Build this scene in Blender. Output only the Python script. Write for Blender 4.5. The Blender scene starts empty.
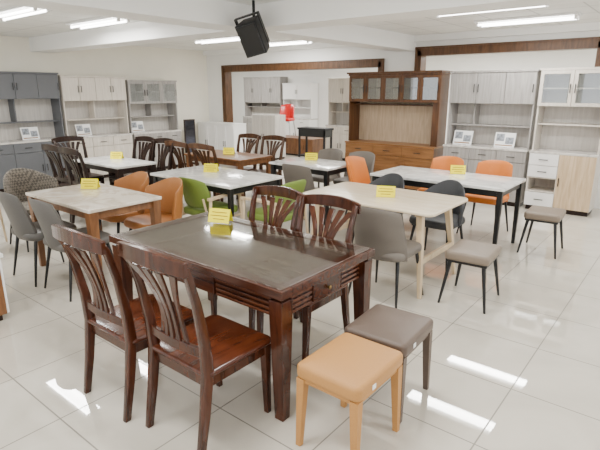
import bpy, math, random
from mathutils import Vector, Matrix
random.seed(3)
col=bpy.context.scene.collection
# ------------------------------------------------------------ materials
def newmat(name):
    m=bpy.data.materials.new(name);m.use_nodes=True
    return m,m.node_tree,m.node_tree.nodes['Principled BSDF']
def plain(name,c,rough=.5,metal=0,spec=.5,bump=0,bscale=60,var=0):
    m,nt,b=newmat(name)
    b.inputs['Base Color'].default_value=(*c,1);b.inputs['Roughness'].default_value=rough
    b.inputs['Metallic'].default_value=metal;b.inputs['Specular IOR Level'].default_value=spec
    tc=nt.nodes.new('ShaderNodeTexCoord')
    n=nt.nodes.new('ShaderNodeTexNoise');n.inputs['Scale'].default_value=bscale;n.inputs['Detail'].default_value=3
    nt.links.new(tc.outputs['Object'],n.inputs['Vector'])
    if bump:
        bp=nt.nodes.new('ShaderNodeBump');bp.inputs['Strength'].default_value=bump;bp.inputs['Distance'].default_value=.003
        nt.links.new(n.outputs['Fac'],bp.inputs['Height']);nt.links.new(bp.outputs['Normal'],b.inputs['Normal'])
    if var:
        r=nt.nodes.new('ShaderNodeValToRGB')
        r.color_ramp.elements[0].position=.3;r.color_ramp.elements[1].position=.7
        r.color_ramp.elements[0].color=(*[x*(1-var) for x in c],1);r.color_ramp.elements[1].color=(*[min(1,x*(1+var)) for x in c],1)
        nt.links.new(n.outputs['Fac'],r.inputs['Fac']);nt.links.new(r.outputs['Color'],b.inputs['Base Color'])
    return m
def wood(name,c1,c2,rough=.35,stretch=(1,12,12),scale=3.,spec=.5):
    m,nt,b=newmat(name)
    b.inputs['Roughness'].default_value=rough;b.inputs['Specular IOR Level'].default_value=spec
    tc=nt.nodes.new('ShaderNodeTexCoord');mp=nt.nodes.new('ShaderNodeMapping');mp.inputs['Scale'].default_value=stretch
    n=nt.nodes.new('ShaderNodeTexNoise');n.inputs['Scale'].default_value=scale;n.inputs['Detail'].default_value=6;n.inputs['Distortion'].default_value=.6
    r=nt.nodes.new('ShaderNodeValToRGB');r.color_ramp.elements[0].position=.32;r.color_ramp.elements[1].position=.68
    r.color_ramp.elements[0].color=(*c1,1);r.color_ramp.elements[1].color=(*c2,1)
    L=nt.links.new
    L(tc.outputs['Object'],mp.inputs['Vector']);L(mp.outputs['Vector'],n.inputs['Vector']);L(n.outputs['Fac'],r.inputs['Fac']);L(r.outputs['Color'],b.inputs['Base Color'])
    return m
def marble(name,c1,c2,rough=.12):
    m,nt,b=newmat(name);b.inputs['Roughness'].default_value=rough
    tc=nt.nodes.new('ShaderNodeTexCoord')
    n=nt.nodes.new('ShaderNodeTexNoise');n.inputs['Scale'].default_value=2.2;n.inputs['Detail'].default_value=9;n.inputs['Distortion'].default_value=1.6
    r=nt.nodes.new('ShaderNodeValToRGB');e=r.color_ramp.elements
    e[0].position=.40;e[0].color=(*c1,1);e[1].position=.56;e[1].color=(*c1,1)
    k=e.new(.48);k.color=(*c2,1)
    nt.links.new(tc.outputs['Object'],n.inputs['Vector']);nt.links.new(n.outputs['Fac'],r.inputs['Fac']);nt.links.new(r.outputs['Color'],b.inputs['Base Color'])
    return m
def tiles(name,c,c2,grout,size,rough,off=(0,0),mortar=.004,vein=.5,spec=.5):
    m,nt,b=newmat(name);b.inputs['Specular IOR Level'].default_value=spec
    L=nt.links.new
    tc=nt.nodes.new('ShaderNodeTexCoord');mp=nt.nodes.new('ShaderNodeMapping');mp.inputs['Location'].default_value=(off[0],off[1],0)
    br=nt.nodes.new('ShaderNodeTexBrick');br.offset=0;br.inputs['Scale'].default_value=1;br.inputs['Brick Width'].default_value=size;br.inputs['Row Height'].default_value=size
    br.inputs['Mortar Size'].default_value=mortar;br.inputs['Mortar Smooth'].default_value=.1
    n=nt.nodes.new('ShaderNodeTexNoise');n.inputs['Scale'].default_value=1.7;n.inputs['Detail'].default_value=7;n.inputs['Distortion'].default_value=1.
    r=nt.nodes.new('ShaderNodeValToRGB');r.color_ramp.elements[0].position=.35;r.color_ramp.elements[1].position=.65
    r.color_ramp.elements[0].color=(*c,1);r.color_ramp.elements[1].color=(*c2,1)
    L(tc.outputs['Object'],mp.inputs['Vector']);L(mp.outputs['Vector'],br.inputs['Vector']);L(tc.outputs['Object'],n.inputs['Vector']);L(n.outputs['Fac'],r.inputs['Fac'])
    L(r.outputs['Color'],br.inputs['Color1']);L(r.outputs['Color'],br.inputs['Color2']);br.inputs['Mortar'].default_value=(*grout,1)
    L(br.outputs['Color'],b.inputs['Base Color'])
    mr=nt.nodes.new('ShaderNodeMapRange');mr.inputs['To Min'].default_value=rough;mr.inputs['To Max'].default_value=.6
    L(br.outputs['Fac'],mr.inputs['Value']);L(mr.outputs['Result'],b.inputs['Roughness'])
    return m
def emis(name,c,s):
    m,nt,b=newmat(name);b.inputs['Base Color'].default_value=(*c,1)
    b.inputs['Emission Color'].default_value=(*c,1);b.inputs['Emission Strength'].default_value=s
    return m
def glassm(name,c,fac):
    m=bpy.data.materials.new(name);m.use_nodes=True;nt=m.node_tree
    nt.nodes.clear();o=nt.nodes.new('ShaderNodeOutputMaterial');mx=nt.nodes.new('ShaderNodeMixShader')
    t=nt.nodes.new('ShaderNodeBsdfTransparent');t.inputs['Color'].default_value=(*c,1)
    g=nt.nodes.new('ShaderNodeBsdfGlossy');g.inputs['Roughness'].default_value=.02
    mx.inputs['Fac'].default_value=fac
    nt.links.new(t.outputs[0],mx.inputs[1]);nt.links.new(g.outputs[0],mx.inputs[2]);nt.links.new(mx.outputs[0],o.inputs['Surface'])
    return m

M={}
M['floor']=tiles('polished_tile',(.56,.515,.44),(.64,.595,.515),(.20,.18,.15),.6,.02,off=(.02,.25),mortar=.004,spec=1.0)
M['ceil']=tiles('ceiling_tile',(.78,.78,.75),(.82,.82,.79),(.53,.53,.51),.6,.8,mortar=.01)
M['wall']=plain('wall_paint',(.82,.815,.785),.8,var=.02,bscale=3)
M['wallL']=plain('wall_paint_cream',(.86,.82,.71),.8,var=.02,bscale=3)
M['beam']=plain('beam_paint',(.86,.855,.83),.8,var=.01,bscale=3)
M['frame']=wood('door_frame_wood',(.06,.028,.012),(.12,.056,.024),.4,(8,8,1.5),spec=.3)
M['dark']=wood('walnut_red',(.026,.007,.003),(.072,.020,.008),.2,(3,3,.6),7,.4)
M['darkH']=wood('walnut_red_h',(.026,.007,.003),(.072,.020,.008),.2,(1,10,10),3,.4)
M['seatw']=wood('seat_wood',(.042,.010,.0042),(.10,.025,.009),.18,(6,1,6),3,.4)
M['trimw']=wood('apron_moulding',(.055,.016,.006),(.12,.038,.015),.2,(1,8,8),3,.5)
M['espresso']=wood('espresso',(.010,.005,.0035),(.026,.012,.008),.35,(3,3,.8),6,.3)
M['brown2']=wood('mid_brown',(.040,.016,.007),(.09,.040,.018),.35,(3,3,.8),6,.3)
M['tpanel']=wood('tabletop_panel',(.055,.040,.030),(.10,.076,.058),.10,(1,9,9),3)
M['tglass']=glassm('table_glass',(.93,.93,.92),.17)
M['glass']=glassm('cabinet_glass',(.84,.86,.86),.14)
M['tan']=plain('tan_leather',(.45,.22,.065),.45,bump=.3,bscale=180,var=.05,spec=.35)
M['taupe']=plain('taupe_leather',(.110,.078,.060),.42,bump=.3,bscale=180,var=.05,spec=.35)
M['orange']=plain('orange_leather',(.56,.16,.022),.45,bump=.2,bscale=150,var=.06,spec=.3)
M['cognac']=plain('cognac_leather',(.36,.14,.038),.45,bump=.2,bscale=150,var=.06,spec=.3)
M['grey']=plain('grey_leather',(.105,.098,.09),.45,bump=.2,bscale=150,var=.06,spec=.35)
M['grey2']=plain('grey_fabric',(.145,.125,.105),.6,bump=.4,bscale=250,var=.08)
M['taupe2']=plain('taupe_vinyl',(.20,.155,.115),.5,bump=.2,bscale=250,var=.05)
M['dgrey']=plain('charcoal_fabric',(.035,.037,.042),.6,bump=.4,bscale=250,var=.08)
M['green']=plain('green_fabric',(.17,.25,.04),.6,bump=.3,bscale=200,var=.06)
M['red']=plain('red_plastic',(.62,.012,.012),.3)
M['black']=plain('black_metal',(.010,.010,.010),.35,spec=.4)
M['blackp']=plain('black_plastic',(.013,.013,.014),.5,spec=.3)
M['chrome']=plain('steel',(.5,.5,.5),.3,metal=1)
M['brass']=plain('antique_brass',(.30,.20,.08),.35,metal=1)
M['wmarble']=marble('white_marble',(.82,.81,.78),(.60,.59,.57))
M['cmarble']=marble('cream_marble',(.74,.67,.57),(.56,.47,.37))
M['ashT']=wood('pale_ash_top',(.70,.57,.40),(.80,.69,.52),.22,(1,9,9))
M['ash']=wood('pale_ash',(.56,.42,.25),(.68,.54,.36),.4,(6,6,1))
M['midw']=wood('teak',(.13,.052,.018),(.24,.105,.040),.35,(5,5,1))
M['brownc']=wood('hutch_brown',(.062,.023,.007),(.125,.050,.016),.35,(8,8,1),spec=.35)
M['brownd']=wood('hutch_drawer',(.17,.073,.023),(.28,.13,.048),.35,(1,8,8),spec=.35)
M['brownl']=wood('hutch_back',(.42,.31,.20),(.54,.41,.28),.5,(10,10,1))
M['greyw']=wood('greige_wood',(.25,.235,.22),(.37,.35,.33),.45,(10,10,.8))
M['greyl']=wood('light_greige',(.46,.43,.39),(.57,.54,.50),.45,(10,10,.8))
M['whitew']=wood('bleached_wood',(.54,.485,.42),(.66,.61,.54),.45,(10,10,.8))
M['slate']=plain('slate_door',(.105,.11,.12),.45,var=.05)
M['white']=plain('white_lacquer',(.80,.79,.77),.3)
M['wood6']=wood('oak_door',(.44,.31,.18),(.62,.48,.32),.4,(10,10,.8))
M['stone']=marble('counter_stone',(.62,.59,.55),(.45,.42,.39))
M['paper']=plain('paper',(.85,.85,.84),.7)
M['photo']=plain('print_ink',(.25,.27,.30),.6,var=.5,bscale=25)
M['yellow']=plain('yellow_card',(.92,.80,.004),.6,spec=.2)
M['ink']=plain('ink',(.25,.10,.01),.7)
M['tube']=emis('tube_light',(1,.99,.96),14)
M['mirror']=plain('dark_mirror',(.04,.04,.05),.05,metal=.8)
def pattern():
    m,nt,b=newmat('patterned_fabric');b.inputs['Roughness'].default_value=.8
    tc=nt.nodes.new('ShaderNodeTexCoord');mp=nt.nodes.new('ShaderNodeMapping');mp.inputs['Rotation'].default_value=(.78,.0,.78)
    c=nt.nodes.new('ShaderNodeTexChecker');c.inputs['Scale'].default_value=38;c.inputs['Color1'].default_value=(.17,.145,.115,1);c.inputs['Color2'].default_value=(.07,.06,.048,1)
    nt.links.new(tc.outputs['Object'],mp.inputs['Vector']);nt.links.new(mp.outputs['Vector'],c.inputs['Vector']);nt.links.new(c.outputs['Color'],b.inputs['Base Color'])
    return m
M['patt']=pattern()

# ------------------------------------------------------------ mesh builder
class MB:
    def __init__(s): s.v=[];s.f=[];s.m=[];s.sm=[];s.mats=[]
    def mi(s,m):
        m=M[m]
        if m not in s.mats:s.mats.append(m)
        return s.mats.index(m)
    def add(s,vs,fs,mat,smooth=False,mx=None):
        o=len(s.v);k=s.mi(mat)
        for p in vs:
            p=Vector(p)
            if mx is not None:p=mx@p
            s.v.append(tuple(p))
        for f in fs:
            s.f.append([i+o for i in f]);s.m.append(k);s.sm.append(smooth)
    def box(s,x0,x1,y0,y1,z0,z1,mat,mx=None):
        vs=[(x,y,z) for z in(z0,z1) for y in(y0,y1) for x in(x0,x1)]
        s.add(vs,[(0,2,3,1),(4,5,7,6),(0,1,5,4),(2,6,7,3),(0,4,6,2),(1,3,7,5)],mat,False,mx)
    def loft(s,rings,mat,smooth=False,mx=None,cap=True):
        n=len(rings[0]);vs=[p for r in rings for p in r];fs=[]
        for j in range(len(rings)-1):
            for i in range(n):
                a=j*n+i;b=j*n+(i+1)%n
                fs.append((a,b,b+n,a+n))
        if cap:
            fs.append(tuple(reversed(range(n))));fs.append(tuple(range((len(rings)-1)*n,len(rings)*n)))
        s.add(vs,fs,mat,smooth,mx)
    def post(s,path,mat,smooth=False):   # path [(x,y,z,w,d)] horizontal sections
        rings=[[(x-w/2,y-d/2,z),(x+w/2,y-d/2,z),(x+w/2,y+d/2,z),(x-w/2,y+d/2,z)] for x,y,z,w,d in path]
        s.loft(rings,mat,smooth)
    def rail(s,path,mat,smooth=False):   # path [(x,y,z,d,h)] sections in yz
        rings=[[(x,y-d/2,z-h/2),(x,y+d/2,z-h/2),(x,y+d/2,z+h/2),(x,y-d/2,z+h/2)] for x,y,z,d,h in path]
        s.loft(rings,mat,smooth)
    def rod(s,p0,p1,r0,r1,mat,n=10):
        p0=Vector(p0);p1=Vector(p1);d=(p1-p0).normalized()
        a=d.orthogonal().normalized();b=d.cross(a)
        R=[[tuple(p+(a*math.cos(t)+b*math.sin(t))*r) for t in[2*math.pi*i/n for i in range(n)]] for p,r in((p0,r0),(p1,r1))]
        s.loft(R,mat,True)
    def rr(s,sx,sy,r,z,cx=0,cy=0,n=6):
        pts=[];r=max(r,.001)
        for qx,qy,a0 in((1,1,0),(-1,1,90),(-1,-1,180),(1,-1,270)):
            for i in range(n+1):
                t=math.radians(a0+90*i/n)
                pts.append((cx+qx*(sx/2-r)+r*math.cos(t),cy+qy*(sy/2-r)+r*math.sin(t),z))
        return pts
    def cushion(s,cx,cy,z0,z1,sx,sy,r,mat,er=.02,mx=None,dome=0):
        rings=[]
        for k in range(5):
            t=math.pi/2*k/4;i=er*(1-math.sin(t));z=z0+er*(1-math.cos(t))
            rings.append(s.rr(sx-2*i,sy-2*i,r-i if r>i else .002,z,cx,cy))
        for k in range(5):
            t=math.pi/2*k/4;i=er*(1-math.cos(t));z=z1-er+er*math.sin(t)
            rings.append(s.rr(sx-2*i,sy-2*i,r-i if r>i else .002,z,cx,cy))
        if dome:
            rings.append(s.rr((sx-2*er)*.6,(sy-2*er)*.6,r*.6,z1+dome,cx,cy))
        s.loft(rings,mat,True,mx)
    def shell(s,w,yb,wrap,p,z0,z1,drop,lean,th,mat,flare=0.,n=22,m=8,dp=3,z0d=0,mat_in=None):
        O=[];I=[]
        for j in range(m+1):
            v=j/m
            for i in range(n+1):
                u=-1+2*i/n;au=abs(u);sg=1 if u>=0 else -1
                zt=z1-drop*au**dp;zb=z0+z0d*au**2;z=zb+(zt-zb)*v
                sc=1+flare*v
                x=u*w/2*sc;y=yb-lean*v**1.4+wrap*au**p
                dx=w/2*sc;dy=wrap*p*au**(p-1)*sg
                l=math.hypot(dx,dy);nx,ny=-dy/l,dx/l
                tt=th*(1-.55*v**4)*(.75+.25*(1-au**6))
                if v==1 or v==0: tt*=.45
                off=(th-tt)*.5
                O.append((x+nx*off,y+ny*off,z));I.append((x+nx*(off+tt),y+ny*(off+tt),z))
        N=n+1;T=len(O);fo=[];fi=[];fe=[]
        for j in range(m):
            for i in range(n):
                a=j*N+i
                fo.append((a,a+1,a+1+N,a+N));fi.append((T+a,T+a+N,T+a+1+N,T+a+1))
        for i in range(n):
            fe.append((i,T+i,T+i+1,i+1));a=m*N+i;fe.append((a,a+1,T+a+1,T+a))
        for j in range(m):
            a=j*N;fe.append((a,a+N,T+a+N,T+a));a=j*N+n;fe.append((a,T+a,T+a+N,a+N))
        s.add(O+I,fo+fi+fe,mat,True)
    def obj(s,name,loc=(0,0,0),rot=0,bevel=.004,seg=2):
        me=bpy.data.meshes.new(name);me.from_pydata(s.v,[],s.f)
        for m in s.mats:me.materials.append(m)
        me.polygons.foreach_set('material_index',s.m);me.polygons.foreach_set('use_smooth',s.sm);me.update()
        s.me=me;s.bev=(bevel,seg)
        return s.inst(name,loc,rot)
    def inst(s,name,loc,rot=0):
        o=bpy.data.objects.new(name,s.me);col.objects.link(o);o.location=(*loc[:2],loc[2] if len(loc)>2 else 0);o.rotation_euler=(0,0,math.radians(rot))
        if s.bev[0]:
            b=o.modifiers.new('bevel','BEVEL');b.width=s.bev[0];b.segments=s.bev[1];b.limit_method='ANGLE';b.angle_limit=math.radians(50)
        return o

def simple(name,boxes,mat,bevel=.0):
    b=MB()
    for q in boxes:b.box(*q,mat)
    return b.obj(name,bevel=bevel)
# ------------------------------------------------------------ room
CH=2.6
simple('floor',[(-14,3.2,-3.2,12.5,-.1,0)],'floor')
simple('ceiling',[(-14,3.2,-3.2,12.5,CH,CH+.1)],'ceil')
simple('wall_left',[(-9.8,-9.6,-3.2,8.3,0,CH)],'wallL')
bw=[(-9.6,-9.0,8.3,8.45,0,CH),(-9.0,-4.75,8.3,8.45,2.2,CH),(-4.75,-4.05,8.3,8.45,0,CH),(-4.05,-1.25,8.3,8.45,2.36,CH),(-1.25,3.0,8.3,8.45,0,CH)]
simple('wall_back',bw,'wall')
simple('wall_far',[(-14,3.2,12.3,12.5,0,CH)],'wall')
simple('wall_far_left',[(-14,-13.8,8.3,12.3,0,CH),(-13.8,-9.6,8.3,8.45,0,CH)],'wall')
# right wall with windows (off camera), front wall with windows
simple('wall_right',[(3.0,3.2,-3.2,12.3,0,.5),(3.0,3.2,-3.2,12.3,2.3,CH)]+[(3.0,3.2,y,y+.5,.5,2.3) for y in(-3.2,-.2,2.8,5.8,8.3,11.8)],'wall')
simple('wall_front',[(-9.6,3.0,-3.2,-3.0,0,.3),(-9.6,3.0,-3.2,-3.0,2.3,CH)]+[(x,x+.4,-3.2,-3.0,.3,2.3) for x in(-9.6,-6.6,-3.6,-.6,2.6)],'wall')
def frame(name,x0,x1,zt,t=.075):
    b=MB();y0,y1=8.255,8.47
    b.box(x0-.0,x0+t,y0,y1,0,zt,'frame');b.box(x1-t,x1,y0,y1,0,zt,'frame');b.box(x0,x1,y0,y1,zt-t-.02,zt+.03,'frame')
    b.box(x0-.04,x0,y0-.01,8.3,0,zt+.04,'frame');b.box(x1,x1+.04,y0-.01,8.3,0,zt+.04,'frame');b.box(x0-.04,x1+.04,y0-.01,8.3,zt+.03,zt+.055,'frame')
    b.obj(name,bevel=.003)
frame('trim_1',-9.0,-4.75,2.2);frame('trim_2',-4.05,-1.25,2.36)
simple('ceiling_beam',[(-9.6,3.0,4.2,4.6,2.36,CH)],'beam')
simple('ceiling_beam',[(-4.5,-4.1,-3.0,4.2,2.36,CH),(-4.5,-4.1,4.6,8.3,2.36,CH)],'beam')
simple('trim_3',[(-9.6,-4.5,8.2,8.3,2.5,CH),(-4.1,3.0,8.2,8.3,2.5,CH)],'beam')
simple('baseboard_left',[(-9.6,-9.58,-3,8.3,0,.1)],'wallL')
# ------------------------------------------------------------ lamps
def lamp(x,y,power=43,L=1.25):
    b=MB()
    b.box(-L/2,L/2,-.13,.13,CH-.03,CH-.002,'white')
    for s in(-.07,.07):
        b.rod((-L/2+.03,s,CH-.055),(L/2-.03,s,CH-.055),.014,.014,'tube')
        for e in(-1,1):b.box(e*(L/2-.03)-.015,e*(L/2-.03)+.015,s-.015,s+.015,CH-.075,CH-.03,'white')
    o=b.obj('ceiling_light',(x,y,0),0,bevel=0)
    l=bpy.data.lights.new('tube_area','AREA');l.shape='RECTANGLE';l.size=L*.95;l.size_y=.2;l.energy=power;l.color=(1,.99,.955)
    lo=bpy.data.objects.new('tube_area',l);col.objects.link(lo);lo.parent=o;lo.location=(0,0,CH-.085)
for x,y in((-6.4,2.72),(-6.5,3.77),(-6.95,6.35),(-6.45,7.55),(-2.0,7.1),(-2.05,5.8),(-1.8,2.6),(-1.8,.8),(-6.4,.5),(1.2,2.6),(1.2,5.8),(-3,-1.5)):
    lamp(x,y)
for x,y in((-11,10.5),(-7.2,10.4),(-3.9,10.6),(-2.8,9.6),(-1.2,9.6)):lamp(x,y,85)
# ------------------------------------------------------------ speaker
b=MB()
b.rod((0,0,2.42),(0,0,CH),.015,.015,'blackp')
mx=Matrix.Translation((0,0,2.25))@Matrix.Rotation(math.radians(24),4,'X')@Matrix.Rotation(math.radians(-14),4,'Y')
b.loft([[(-.09,.1,-.17),(.09,.1,-.17),(.09,.1,.17),(-.09,.1,.17)],[(-.12,-.12,-.17),(.12,-.12,-.17),(.12,-.12,.17),(-.12,-.12,.17)]][::-1],'blackp',mx=mx)
b.box(-.105,.105,-.135,-.12,-.155,.155,'black',mx)
b.box(-.14,-.125,-.03,.03,-.1,.22,'black',mx);b.box(.125,.14,-.03,.03,-.1,.22,'black',mx);b.box(-.14,.14,-.03,.03,.205,.22,'black',mx)
b.obj('loudspeaker',(-3.85,4.0,0),25,bevel=.006)

# ------------------------------------------------------------ chairs (face +y)
def slat_chair(mw,ms,H=1.02):
    b=MB()
    for s in(-1,1):
        b.post([(s*.205,-.275,0,.032,.034),(s*.205,-.235,.22,.038,.042),(s*.205,-.205,.44,.042,.05),(s*.208,-.215,.60,.038,.045),(s*.213,-.25,.80,.034,.036),(s*.222,-.30,.97,.034,.03),(s*.224,-.312,H-.03,.034,.028)],mw,True)
        b.post([(s*.195,.205,0,.03,.03),(s*.198,.195,.25,.038,.038),(s*.2,.19,.42,.045,.045)],mw)
        b.box(s*.2-.012,s*.2+.012,-.19,.18,.365,.425,mw)
    b.box(-.19,.19,.178,.202,.365,.425,mw);b.box(-.19,.19,-.215,-.19,.365,.425,mw)
    # seat saddle
    b.cushion(0,.0,.425,.455,.47,.46,.05,ms,.013)
    # crest
    N=12;P=[]
    for i in range(N+1):
        u=-1+2*i/N
        P.append((u*.245,-.318-.035*(1-u*u),H-.035+.018*(1-u*u),.026,.078-.012*u*u))
    b.rail(P,mw,False)
    P=[(u*.21,-.212-.018*(1-u*u),.545,.022,.05) for u in[-1+2*i/8 for i in range(9)]]
    b.rail(P,mw)
    for k in range(-2,3):
        pth=[]
        for j in range(11):
            t=j/10;z=.55+(H-.07-.55)*t
            bow=(1-(k/2.6)**2)
            x=k*(.048+.036*t-.03*math.sin(math.pi*t))
            y=-.215-.018*bow-(.10)*t**1.25-.016*bow*t+.022*math.sin(math.pi*t)
            pth.append((x,y,z,.024+.02*t+.004*math.cos(2*math.pi*t),.014))
        b.post(pth,mw,False)
    return b
ch=slat_chair('dark','seatw')
ch.obj('dining_chair',(-2.33,1.44),0)
ch.inst('dining_chair',(-1.79,1.49),0)
ch2=slat_chair('dark','seatw',.975)
ch2.obj('dining_chair',(-2.40,2.40),180);ch2.inst('dining_chair',(-1.91,2.38),180)
ce=slat_chair('espresso','espresso',1.0)
ce.obj('dining_chair',(-6.56,3.28),0)
for x,y,r in((-6.07,3.26,0),(-6.57,4.07,180),(-6.08,4.07,180),(-7.17,3.65,-90)):ce.inst('dining_chair',(x,y),r)
cm=slat_chair('brown2','brown2',.98)
cm.obj('dining_chair',(-5.85,4.72),0)
for x,y,r in((-5.3,4.72,0),(-5.85,5.6,180),(-5.3,5.6,180)):cm.inst('dining_chair',(x,y),r)

def metal_legs(b,w,d,z,mat='black',splay=.05,r=.017):
    for sx in(-1,1):
        for sy in(-1,1):
            b.rod((sx*(w/2+splay*.6),sy*(d/2+splay),0),(sx*w/2*.9,sy*d/2*.85,z),.009,r,mat)
def side_chair(mat,legs='black',H=.86,w=.44,wrap=.07):
    b=MB()
    metal_legs(b,.40,.38,.42,legs)
    b.cushion(0,.0,.405,.48,.46,.46,.09,mat,.032,dome=.008)
    b.shell(w,-.235,wrap,2.2,.40,H,.035,.12,.05,mat,flare=-.06)
    return b
def tub_chair(mat,legs='black',H=.80,w=.54,wrap=.34,drop=.17):
    b=MB()
    metal_legs(b,.38,.36,.42,legs)
    b.cushion(0,.02,.395,.475,.48,.46,.12,mat,.035,dome=.01)
    b.shell(w,-.27,wrap,2.8,.42,H,drop,.05,.045,mat,flare=.03,dp=2.2)
    return b
g=side_chair('grey',H=.86);g.obj('upholstered_chair',(-4.63,1.93),0);g.inst('upholstered_chair',(-4.08,1.97),0)
g2=side_chair('grey2',H=.84,w=.5,wrap=.12);g2.obj('upholstered_chair',(-1.86,3.46),0)
g2.inst('upholstered_chair',(-3.78,4.82),0);g2.inst('upholstered_chair',(-3.75,5.85),180);g2.inst('upholstered_chair',(-4.3,5.85),180)
d=tub_chair('dgrey');d.obj('tub_chair',(-1.93,4.62),180);d.inst('tub_chair',(-2.6,4.62),180)
o=side_chair('orange',H=.86,w=.48,wrap=.12);o.obj('upholstered_chair',(-1.9,5.95),180);o.inst('upholstered_chair',(-2.5,5.95),180);o.inst('upholstered_chair',(-3.22,5.42),-90)
c=tub_chair('cognac',H=.84,w=.52,wrap=.22,drop=.1);c.obj('tub_chair',(-4.1,2.77),180);c.inst('tub_chair',(-4.68,2.77),180)
p=tub_chair('patt',H=.84,w=.58,wrap=.34,drop=.12);p.obj('tub_chair',(-5.70,2.3),-90)
# green armchair with wooden arms
def armchair(mat,mw):
    b=MB()
    for s in(-1,1):
        b.rod((s*.25,-.27,0),(s*.24,-.2,.62),.012,.018,mw);b.rod((s*.26,.24,0),(s*.25,.2,.62),.012,.018,mw)
        b.loft([[(s*.245-.02,-.24,.60),(s*.245+.02,-.24,.60),(s*.245+.02,-.24,.63),(s*.245-.02,-.24,.63)],[(s*.26-.028,.0,.62),(s*.26+.028,.0,.62),(s*.26+.028,.0,.645),(s*.26-.028,.0,.645)],[(s*.255-.02,.24,.61),(s*.255+.02,.24,.61),(s*.255+.02,.24,.635),(s*.255-.02,.24,.635)]],mw)
        b.rod((s*.25,-.22,.38),(s*.25,.22,.38),.013,.013,mw)
    b.cushion(0,.0,.40,.48,.46,.46,.08,mat,.03,dome=.01)
    b.shell(.46,-.24,.07,2,.5,.83,.04,.10,.05,mat)
    for s in(-1,1):b.rod((s*.2,-.21,.40),(s*.19,-.26,.62),.012,.012,mw)
    return b
ga=armchair('green','ash');ga.obj('armchair',(-3.36,3.74),90);ga.inst('armchair',(-4.05,3.46),0)
rc=side_chair('red','chrome',H=.85,w=.46,wrap=.14);rc.obj('red_chair',(-9.0,10.5,.47),200)
ba=armchair('whitew','ash');ba.obj('armchair',(-6.15,1.75),-60)

# ------------------------------------------------------------ stools
def stool(mat,leg,w=.36,d=.42,H=.455,wrapd=True):
    b=MB()
    b.cushion(0,0,H-.075,H,w,d,.035,mat,.022,dome=.006)
    b.box(-w/2+.015,w/2-.015,-d/2+.015,d/2-.015,H-.095,H-.065,leg)
    for sx in(-1,1):
        for sy in(-1,1):
            if wrapd:
                b.post([(sx*(w/2-.018),sy*(d/2-.018),0,.028,.028),(sx*(w/2-.03),sy*(d/2-.03),H-.075,.045,.045)],leg)
            else:
                b.post([(sx*(w/2+.01),sy*(d/2+.01),0,.018,.018),(sx*(w/2-.045),sy*(d/2-.045),H-.075,.032,.032)],leg)
    return b
M['tag']=M['paper']
s1=stool('tan','tan',.36,.43);s1.box(.179,.183,-.10,-.07,.40,.425,'tag');s1.obj('stool',(-1.135,1.80),0)
s2=stool('taupe','taupe',.37,.41);s2.box(.184,.188,-.10,-.07,.40,.425,'tag');s2.obj('stool',(-1.17,2.245),3)
s3=stool('taupe2','black',.35,.42,wrapd=False);s3.obj('stool',(-1.29,3.87),4);s3.inst('stool',(-1.16,5.64),3)

# ------------------------------------------------------------ tables
def glass_table(W,D):
    b=MB();H=.75
    t=.085
    x,y=W/2,D/2
    b.box(-x,x,-y,-y+t,H-.045,H,'darkH');b.box(-x,x,y-t,y,H-.045,H,'darkH')
    b.box(-x,-x+t,-y+t,y-t,H-.045,H,'darkH');b.box(x-t,x,-y+t,y-t,H-.045,H,'darkH')
    b.box(-x+t,x-t,-y+t,y-t,H-.04,H-.006,'tpanel')
    for k in(-.25,.25):b.box(k*W-.004,k*W+.004,-y+t,y-t,H-.03,H-.0045,'darkH')
    b.box(-x+.02,x-.02,-y+.02,y-.02,H+.001,H+.007,'tglass')
    # under frame & aprons with grooves/drawer
    i=.03
    b.box(-x+i,x-i,-y+i,y-i,H-.065,H-.045,'trimw')
    for s in(-1,1):
        ya=s*(y-.07)
        b.box(-x+.08,x-.08,ya-.012,ya+.012,H-.18,H-.065,'darkH')
        xa=s*(x-.07);b.box(xa-.012,xa+.012,-y+.08,y-.08,H-.18,H-.065,'darkH')
        for gz in(H-.172,H-.143,H-.114,H-.085):
            ys=sorted((ya+s*.010,ya+s*.026));xs=sorted((xa+s*.010,xa+s*.026))
            b.box(-x+.11,-.24,ys[0],ys[1],gz,gz+.015,'trimw');b.box(.24,x-.11,ys[0],ys[1],gz,gz+.015,'trimw')
            b.box(xs[0],xs[1],-y+.11,-.14,gz,gz+.015,'trimw');b.box(xs[0],xs[1],.14,y-.11,gz,gz+.015,'trimw')
        ys=sorted((ya+s*.010,ya+s*.028));xs=sorted((xa+s*.010,xa+s*.028))
        b.box(-.225,.225,ys[0],ys[1],H-.172,H-.07,'darkH')
        b.box(xs[0],xs[1],-.13,.13,H-.172,H-.07,'darkH')
        b.rod((0,ya+s*.028,H-.12),(0,ya+s*.048,H-.12),.008,.013,'brass')
        b.rod((xa+s*.028,0,H-.12),(xa+s*.048,0,H-.12),.008,.013,'brass')
    for sx in(-1,1):
        for sy in(-1,1):
            b.post([(sx*(x-.045),sy*(y-.045),0,.058,.058),(sx*(x-.055),sy*(y-.055),H-.2,.085,.085),(sx*(x-.055),sy*(y-.055),H-.065,.09,.09)],'dark')
    return b
glass_table(1.55,.885).obj('glass_top_dining_table',(-2.228,2.102),0,bevel=.005)
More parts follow.
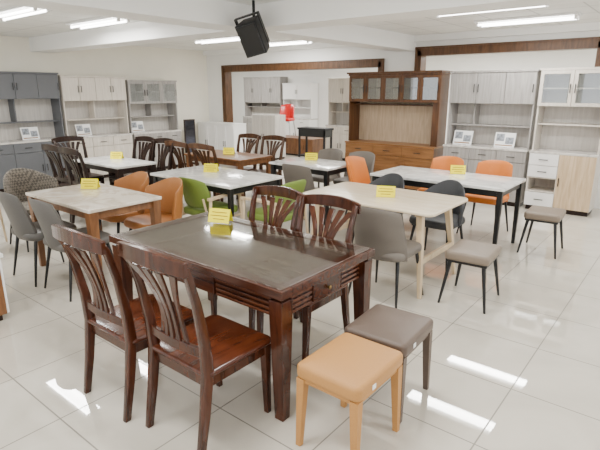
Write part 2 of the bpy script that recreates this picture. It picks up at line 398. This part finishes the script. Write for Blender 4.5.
def dtable(W,D,top,leg,th=.03,r=.01,lt=.06,lb=.04,H=.75,apron=None,inset=.05):
    b=MB()
    b.cushion(0,0,H-th,H,W,D,r,top,min(.006,th/3))
    x,y=W/2-inset,D/2-inset
    ah=.07
    a=apron or leg
    b.box(-x,x,-y-.01,-y+.012,H-th-ah,H-th,a);b.box(-x,x,y-.012,y+.01,H-th-ah,H-th,a)
    b.box(-x-.01,-x+.012,-y,y,H-th-ah,H-th,a);b.box(x-.012,x+.01,-y,y,H-th-ah,H-th,a)
    for sx in(-1,1):
        for sy in(-1,1):
            b.post([(sx*x,sy*y,0,lb,lb),(sx*x,sy*y,H-th,lt,lt)],leg)
    return b
dtable(1.18,.72,'cmarble','midw',lt=.08,lb=.05).obj('dining_table',(-4.38,2.30),0)
dtable(1.38,.85,'wmarble','black',lt=.05,lb=.035).obj('dining_table',(-4.33,3.80),0)
dtable(1.55,.78,'wmarble','black',lt=.055,lb=.035).obj('dining_table',(-2.2,5.39),0)
dtable(1.0,.70,'wmarble','black').obj('dining_table',(-4.05,5.30),0)
dtable(1.15,.60,'wmarble','espresso',lt=.08,lb=.06).obj('dining_table',(-6.3,3.68),0)
dtable(1.25,.68,'midw','midw').obj('dining_table',(-5.58,5.15),0)
# pale ash table with splayed legs
b=MB();H=.75;W,D=1.36,.82
b.cushion(0,0,H-.03,H,W,D,.07,'ashT',.012)
b.box(-.42,.42,-.03,.03,H-.09,H-.03,'ash')
for s in(-1,1):
    xx=s*.50
    b.box(xx-.025,xx+.025,-.3,.3,H-.07,H-.03,'ash')
    for t in(-1,1):
        b.post([(s*.60,t*.37,0,.032,.038),(s*.52,t*.28,H-.06,.055,.06)],'ash')
    b.box(s*.565-.016,s*.565+.016,-.325,.325,.28,.33,'ash')
b.obj('dining_table',(-2.22,3.985),0)
# ------------------------------------------------------------ cards
b=MB()
for s in(-1,1):
    mx=Matrix.Rotation(math.radians(s*22),4,'X')@Matrix.Translation((0,0,0))
    m2=Matrix.Translation((0,0,.098))@mx@Matrix.Translation((0,0,-.105))
    b.box(-.085,.085,-.001,.001,0,.105,'yellow',m2)
    q=-.0022*1 if s<0 else .0022
    for z,w in((.075,.06),(.05,.07),(.025,.045)):
        b.box(-w,w,min(q,q*.5),max(q,q*.5),z,z+.005,'ink',m2)
b.obj('price_card',(-2.66,2.36,.760),20,bevel=0)
for x,y,r in((-2.17,3.95,25),(-2.15,5.62,25),(-4.5,3.88,30),(-4.66,2.44,35),(-4.2,5.46,30),(-6.45,3.82,35),(-5.6,5.2,35)):
    b.inst('price_card',(x,y,.752),r)

# ------------------------------------------------------------ cabinets (front at local y=0, depth +y, x 0..W)
def door(b,x0,x1,z0,z1,mat,style='flat',y=0,hd='black',hx=None):
    g=.003
    x0+=g;x1-=g;z0+=g;z1-=g
    if style=='flat':
        b.box(x0,x1,y-.018,y,z0,z1,mat)
    elif style=='panel':
        t=.045
        b.box(x0,x1,y-.012,y,z0,z1,mat)
        b.box(x0,x0+t,y-.022,y-.012,z0,z1,mat);b.box(x1-t,x1,y-.022,y-.012,z0,z1,mat)
        b.box(x0+t,x1-t,y-.022,y-.012,z0,z0+t,mat);b.box(x0+t,x1-t,y-.022,y-.012,z1-t,z1,mat)
    else:
        t=.045
        b.box(x0,x0+t,y-.02,y,z0,z1,mat);b.box(x1-t,x1,y-.02,y,z0,z1,mat)
        b.box(x0+t,x1-t,y-.02,y,z0,z0+t,mat);b.box(x0+t,x1-t,y-.02,y,z1-t,z1,mat)
        b.box(x0+t,x1-t,y-.012,y-.008,z0+t,z1-t,'glass')
    if hd:
        hx=(x0+x1)/2 if hx is None else hx
        b.box(hx-.006,hx+.006,y-.045,y-.035,(z0+z1)/2-.06,(z0+z1)/2+.06,hd)
        for e in(-.05,.05):b.box(hx-.004,hx+.004,y-.036,y-.016,(z0+z1)/2+e-.004,(z0+z1)/2+e+.004,hd)
def drawer(b,x0,x1,z0,z1,mat,hd='black'):
    door(b,x0,x1,z0,z1,mat,'flat',hd=None)
    c=(x0+x1)/2;z=(z0+z1)/2
    b.box(c-.06,c+.06,-.045,-.036,z-.006,z+.006,hd)
    for e in(-.05,.05):b.box(c+e-.004,c+e+.004,-.037,-.016,z-.004,z+.004,hd)
def carcass(b,W,z0,z1,y0,y1,mat,back=None,t=.022,cols=(),shelves=()):
    b.box(0,t,y0,y1,z0,z1,mat);b.box(W-t,W,y0,y1,z0,z1,mat)
    b.box(t,W-t,y0,y1,z0,z0+t,mat);b.box(t,W-t,y0,y1,z1-t,z1,mat)
    b.box(t,W-t,y1-.012,y1,z0+t,z1-t,back or mat)
    for c in cols:b.box(c-t/2,c+t/2,y0,y1-.012,z0+t,z1-t,mat)
    for q in shelves:b.box(t,W-t,y0+.01,y1-.012,q-.01,q+.01,mat)
def hutch(W,H,body,up,low,back,nu=3,nl=3,style='flat',zc=.86,zu=1.42,dep=.42,counter='stone',ustyle=None,drawers=True,shelf=True,dl=.42):
    b=MB()
    b.box(.02,W-.02,.03,dep-.01,0,.07,'espresso')
    carcass(b,W,.07,zc-.03,0,dep,body)
    b.box(-.008,W+.008,-.025,dep,zc-.03,zc,counter)
    w=W/nl
    zd=zc-.03
    if drawers:
        for i in range(nl):drawer(b,i*w,(i+1)*w,zc-.2,zc-.03,low)
        zd=zc-.2
    for i in range(nl):door(b,i*w,(i+1)*w,.07,zd,low,style if style!='glass' else 'flat',hx=(i+1)*w-.04 if i%2==0 else i*w+.04)
    # upper part
    yu=.08
    b.box(0,.022,yu,dep,zc,zu,body);b.box(W-.022,W,yu,dep,zc,zu,body);b.box(.022,W-.022,dep-.014,dep,zc,zu,back)
    carcass(b,W,zu,H-.03,yu,dep,body,back,cols=[W*i/nu for i in range(1,nu)],shelves=[(zu+H)/2])
    b.box(-.012,W+.012,yu-.03,dep,H-.03,H,body)
    w=W/nu
    for i in range(nu):door(b,i*w,(i+1)*w,zu,H-.03,up,ustyle or style,y=yu,hx=(i+1)*w-.03 if i%2==0 else i*w+.03)
    if shelf:
        b.box(.022,W-.022,dep-.24,dep-.014,zc+.30,zc+.32,body)
        b.box(W*dl-.01,W*dl+.01,dep-.24,dep-.014,zc+.32,zu,body)
    return b
# back wall (rot 0, front y)
b=hutch(1.72,1.97,'brownc','brownc','brownd','brownl',nu=5,nl=3,zc=.80,zu=1.5,ustyle='glass',style='panel',shelf=False,counter='brownd')
b.box(-.03,1.75,.02,.44,1.97,2.0,'brownc')
b.box(1.60,1.70,.10,.40,.80,1.5,'brownc')
b.box(.022,1.60,.20,.40,1.44,1.46,'brownc')
b.obj('brown_hutch_cabinet',(-5.05,7.6),0)
b=hutch(1.26,1.98,'greyw','greyw','greyw','greyl',nu=3,nl=3,zc=.86,zu=1.5,dl=.3);b.obj('display_cabinet',(-3.18,7.62),0)
# C6
b=MB();W=.85;dep=.42
b.box(.02,W-.02,.03,dep-.01,0,.07,'espresso')
carcass(b,W,.07,.83,0,dep,'whitew',cols=[W*.46])
b.box(-.008,W+.008,-.02,dep,.83,.86,'stone')
for i,(z0,z1) in enumerate(((.66,.83),(.49,.66))):drawer(b,0,W*.46,z0,z1,'white')
b.box(.022,W*.46,.01,dep,.47,.49,'whitew');b.box(.022,W*.46,.01,dep,.27,.29,'whitew')
drawer(b,0,W*.46,.07,.27,'white')
door(b,W*.46,W,.07,.83,'wood6',hx=W*.5)
b.box(0,.022,.08,dep,.86,1.48,'whitew');b.box(W-.022,W,.08,dep,.86,1.48,'whitew');b.box(.022,W-.022,dep-.014,dep,.86,1.48,'greyl')
b.box(.022,W-.022,.15,dep-.014,1.22,1.24,'whitew')
carcass(b,W,1.48,1.96,.08,dep,'whitew','white',cols=[W/2],shelves=[1.72])
b.box(-.012,W+.012,.06,dep,1.96,1.99,'whitew')
for i in range(2):door(b,i*W/2,(i+1)*W/2,1.48,1.96,'whitew','glass',y=.08,hx=W/2+(-.03 if i==0 else .03))
b.obj('display_cabinet',(-1.87,7.60),0)
# left wall (rot 90: front faces +x)
b=hutch(1.9,2.0,'slate','slate','slate','greyl',nu=5,nl=4,zc=.84,zu=1.55,dl=.6);b.obj('display_cabinet',(-9.13,2.54),90)
b=hutch(1.3,1.96,'whitew','whitew','whitew','greyl',nu=4,nl=3,zc=.84,zu=1.5,dl=.5);b.obj('display_cabinet',(-9.13,4.49),90)
b=hutch(1.2,1.9,'greyw','greyw','greyw','greyl',nu=3,nl=3,zc=.84,zu=1.42,ustyle='glass',dl=.5);b.obj('display_cabinet',(-9.13,5.84),90)
# low white cabinet at corner
b=MB();W=1.25
b.box(.02,W-.02,.03,.36,0,.06,'espresso');carcass(b,W,.06,.93,0,.38,'white');b.box(-.01,W+.01,-.02,.38,.93,.955,'white')
for i in range(4):door(b,i*W/4,(i+1)*W/4,.06,.93,'white','panel',hx=(i+1)*W/4-.03 if i%2==0 else i*W/4+.03)
b.obj('shoe_cabinet',(-9.5,7.85),0)
# standing mirror
b=MB();b.box(-.14,.14,-.015,.015,.08,1.05,'espresso');b.box(-.115,.115,-.018,-.0155,.11,1.02,'mirror')
b.box(-.13,-.09,-.12,.15,0,.04,'espresso');b.box(.09,.13,-.12,.15,0,.04,'espresso');b.box(-.13,-.09,-.02,.02,.03,.1,'espresso');b.box(.09,.13,-.02,.02,.03,.1,'espresso')
b.obj('standing_mirror',(-9.22,7.36),80)
# ------------------------------------------------------------ sheets on counters
b=MB()
mx=Matrix.Rotation(math.radians(-15),4,'X')
b.box(-.15,.15,-.002,.002,0,.22,'paper',mx);b.box(-.13,-.01,-.0035,-.002,.09,.20,'photo',mx);b.box(.01,.13,-.0035,-.002,.05,.15,'photo',mx);b.box(-.13,.12,-.0035,-.002,.02,.035,'ink',mx)
first=True
for x,y,z,r in((-2.95,7.78,.862,0),(-2.3,7.78,.862,0),(-9.35,3.9,.842,90),(-9.35,6.1,.842,90),(-9.35,4.9,.842,90)):
    if first:b.obj('info_sheet',(x,y,z),r,bevel=0);first=False
    else:b.inst('info_sheet',(x,y,z),r)
# ------------------------------------------------------------ back room
b=hutch(1.6,2.1,'greyw','greyw','greyw','greyl',nu=4,nl=3,zc=.86,zu=1.3);b.obj('display_cabinet',(-12.0,11.85),0)
b=hutch(1.1,1.9,'white','white','white','white',nu=2,nl=2,style='panel');b.obj('display_cabinet',(-10.3,11.85),0)
b=hutch(.85,1.98,'whitew','whitew','whitew','greyl',nu=2,nl=2,zu=1.4);b.obj('display_cabinet',(-7.35,10.15),0)
b=MB()
b.box(0,.8,0,.35,.82,.86,'blackp');b.box(.02,.78,.02,.33,.66,.82,'black');b.box(0,.8,0,.35,.2,.23,'blackp')
for x in(.02,.74):
    for y in(.02,.29):b.box(x,x+.04,y,y+.04,0,.82,'blackp')
b.obj('console_table',(-7.35,9.0),0)
b=MB();carcass(b,.8,0.05,1.1,0,.38,'greyl');[door(b,i*.4,(i+1)*.4,.05,1.1,'greyl','flat',hx=.37 if i==0 else .43) for i in range(2)];b.box(.02,.78,.03,.36,0,.05,'espresso');b.obj('shoe_cabinet',(-9.0,9.2),0)
b=MB();carcass(b,1.7,0.04,.44,0,.6,'midw');[door(b,i*.5667,(i+1)*.5667,.04,.44,'midw','flat') for i in range(3)];b.box(.02,1.68,.03,.58,0,.04,'espresso');b.box(-.01,1.71,-.03,.61,.44,.46,'midw');b.obj('sideboard',(-9.5,10.2),0)
# left-edge low cabinet
b=MB();carcass(b,.9,.05,.5,0,.5,'midw');[drawer(b,.0+i*.45,.45+i*.45,.05,.5,'white') for i in range(2)];b.box(.02,.88,.03,.48,0,.05,'espresso');b.box(-.02,.92,-.03,.52,.5,.53,'white');b.obj('low_cabinet',(-3.90,1.27),180)

# ------------------------------------------------------------ world, camera
w=bpy.data.worlds.new('world');bpy.context.scene.world=w;w.use_nodes=True
w.node_tree.nodes['Background'].inputs['Color'].default_value=(.95,.97,1,1);w.node_tree.nodes['Background'].inputs['Strength'].default_value=3.2
cam=bpy.data.cameras.new('camera');co=bpy.data.objects.new('camera',cam);col.objects.link(co)
cam.sensor_width=36;cam.lens=29.4;cam.clip_start=.05
co.location=(0,0,1.7);co.rotation_euler=(math.radians(90-15.405),0,math.radians(38.9))
bpy.context.scene.camera=co
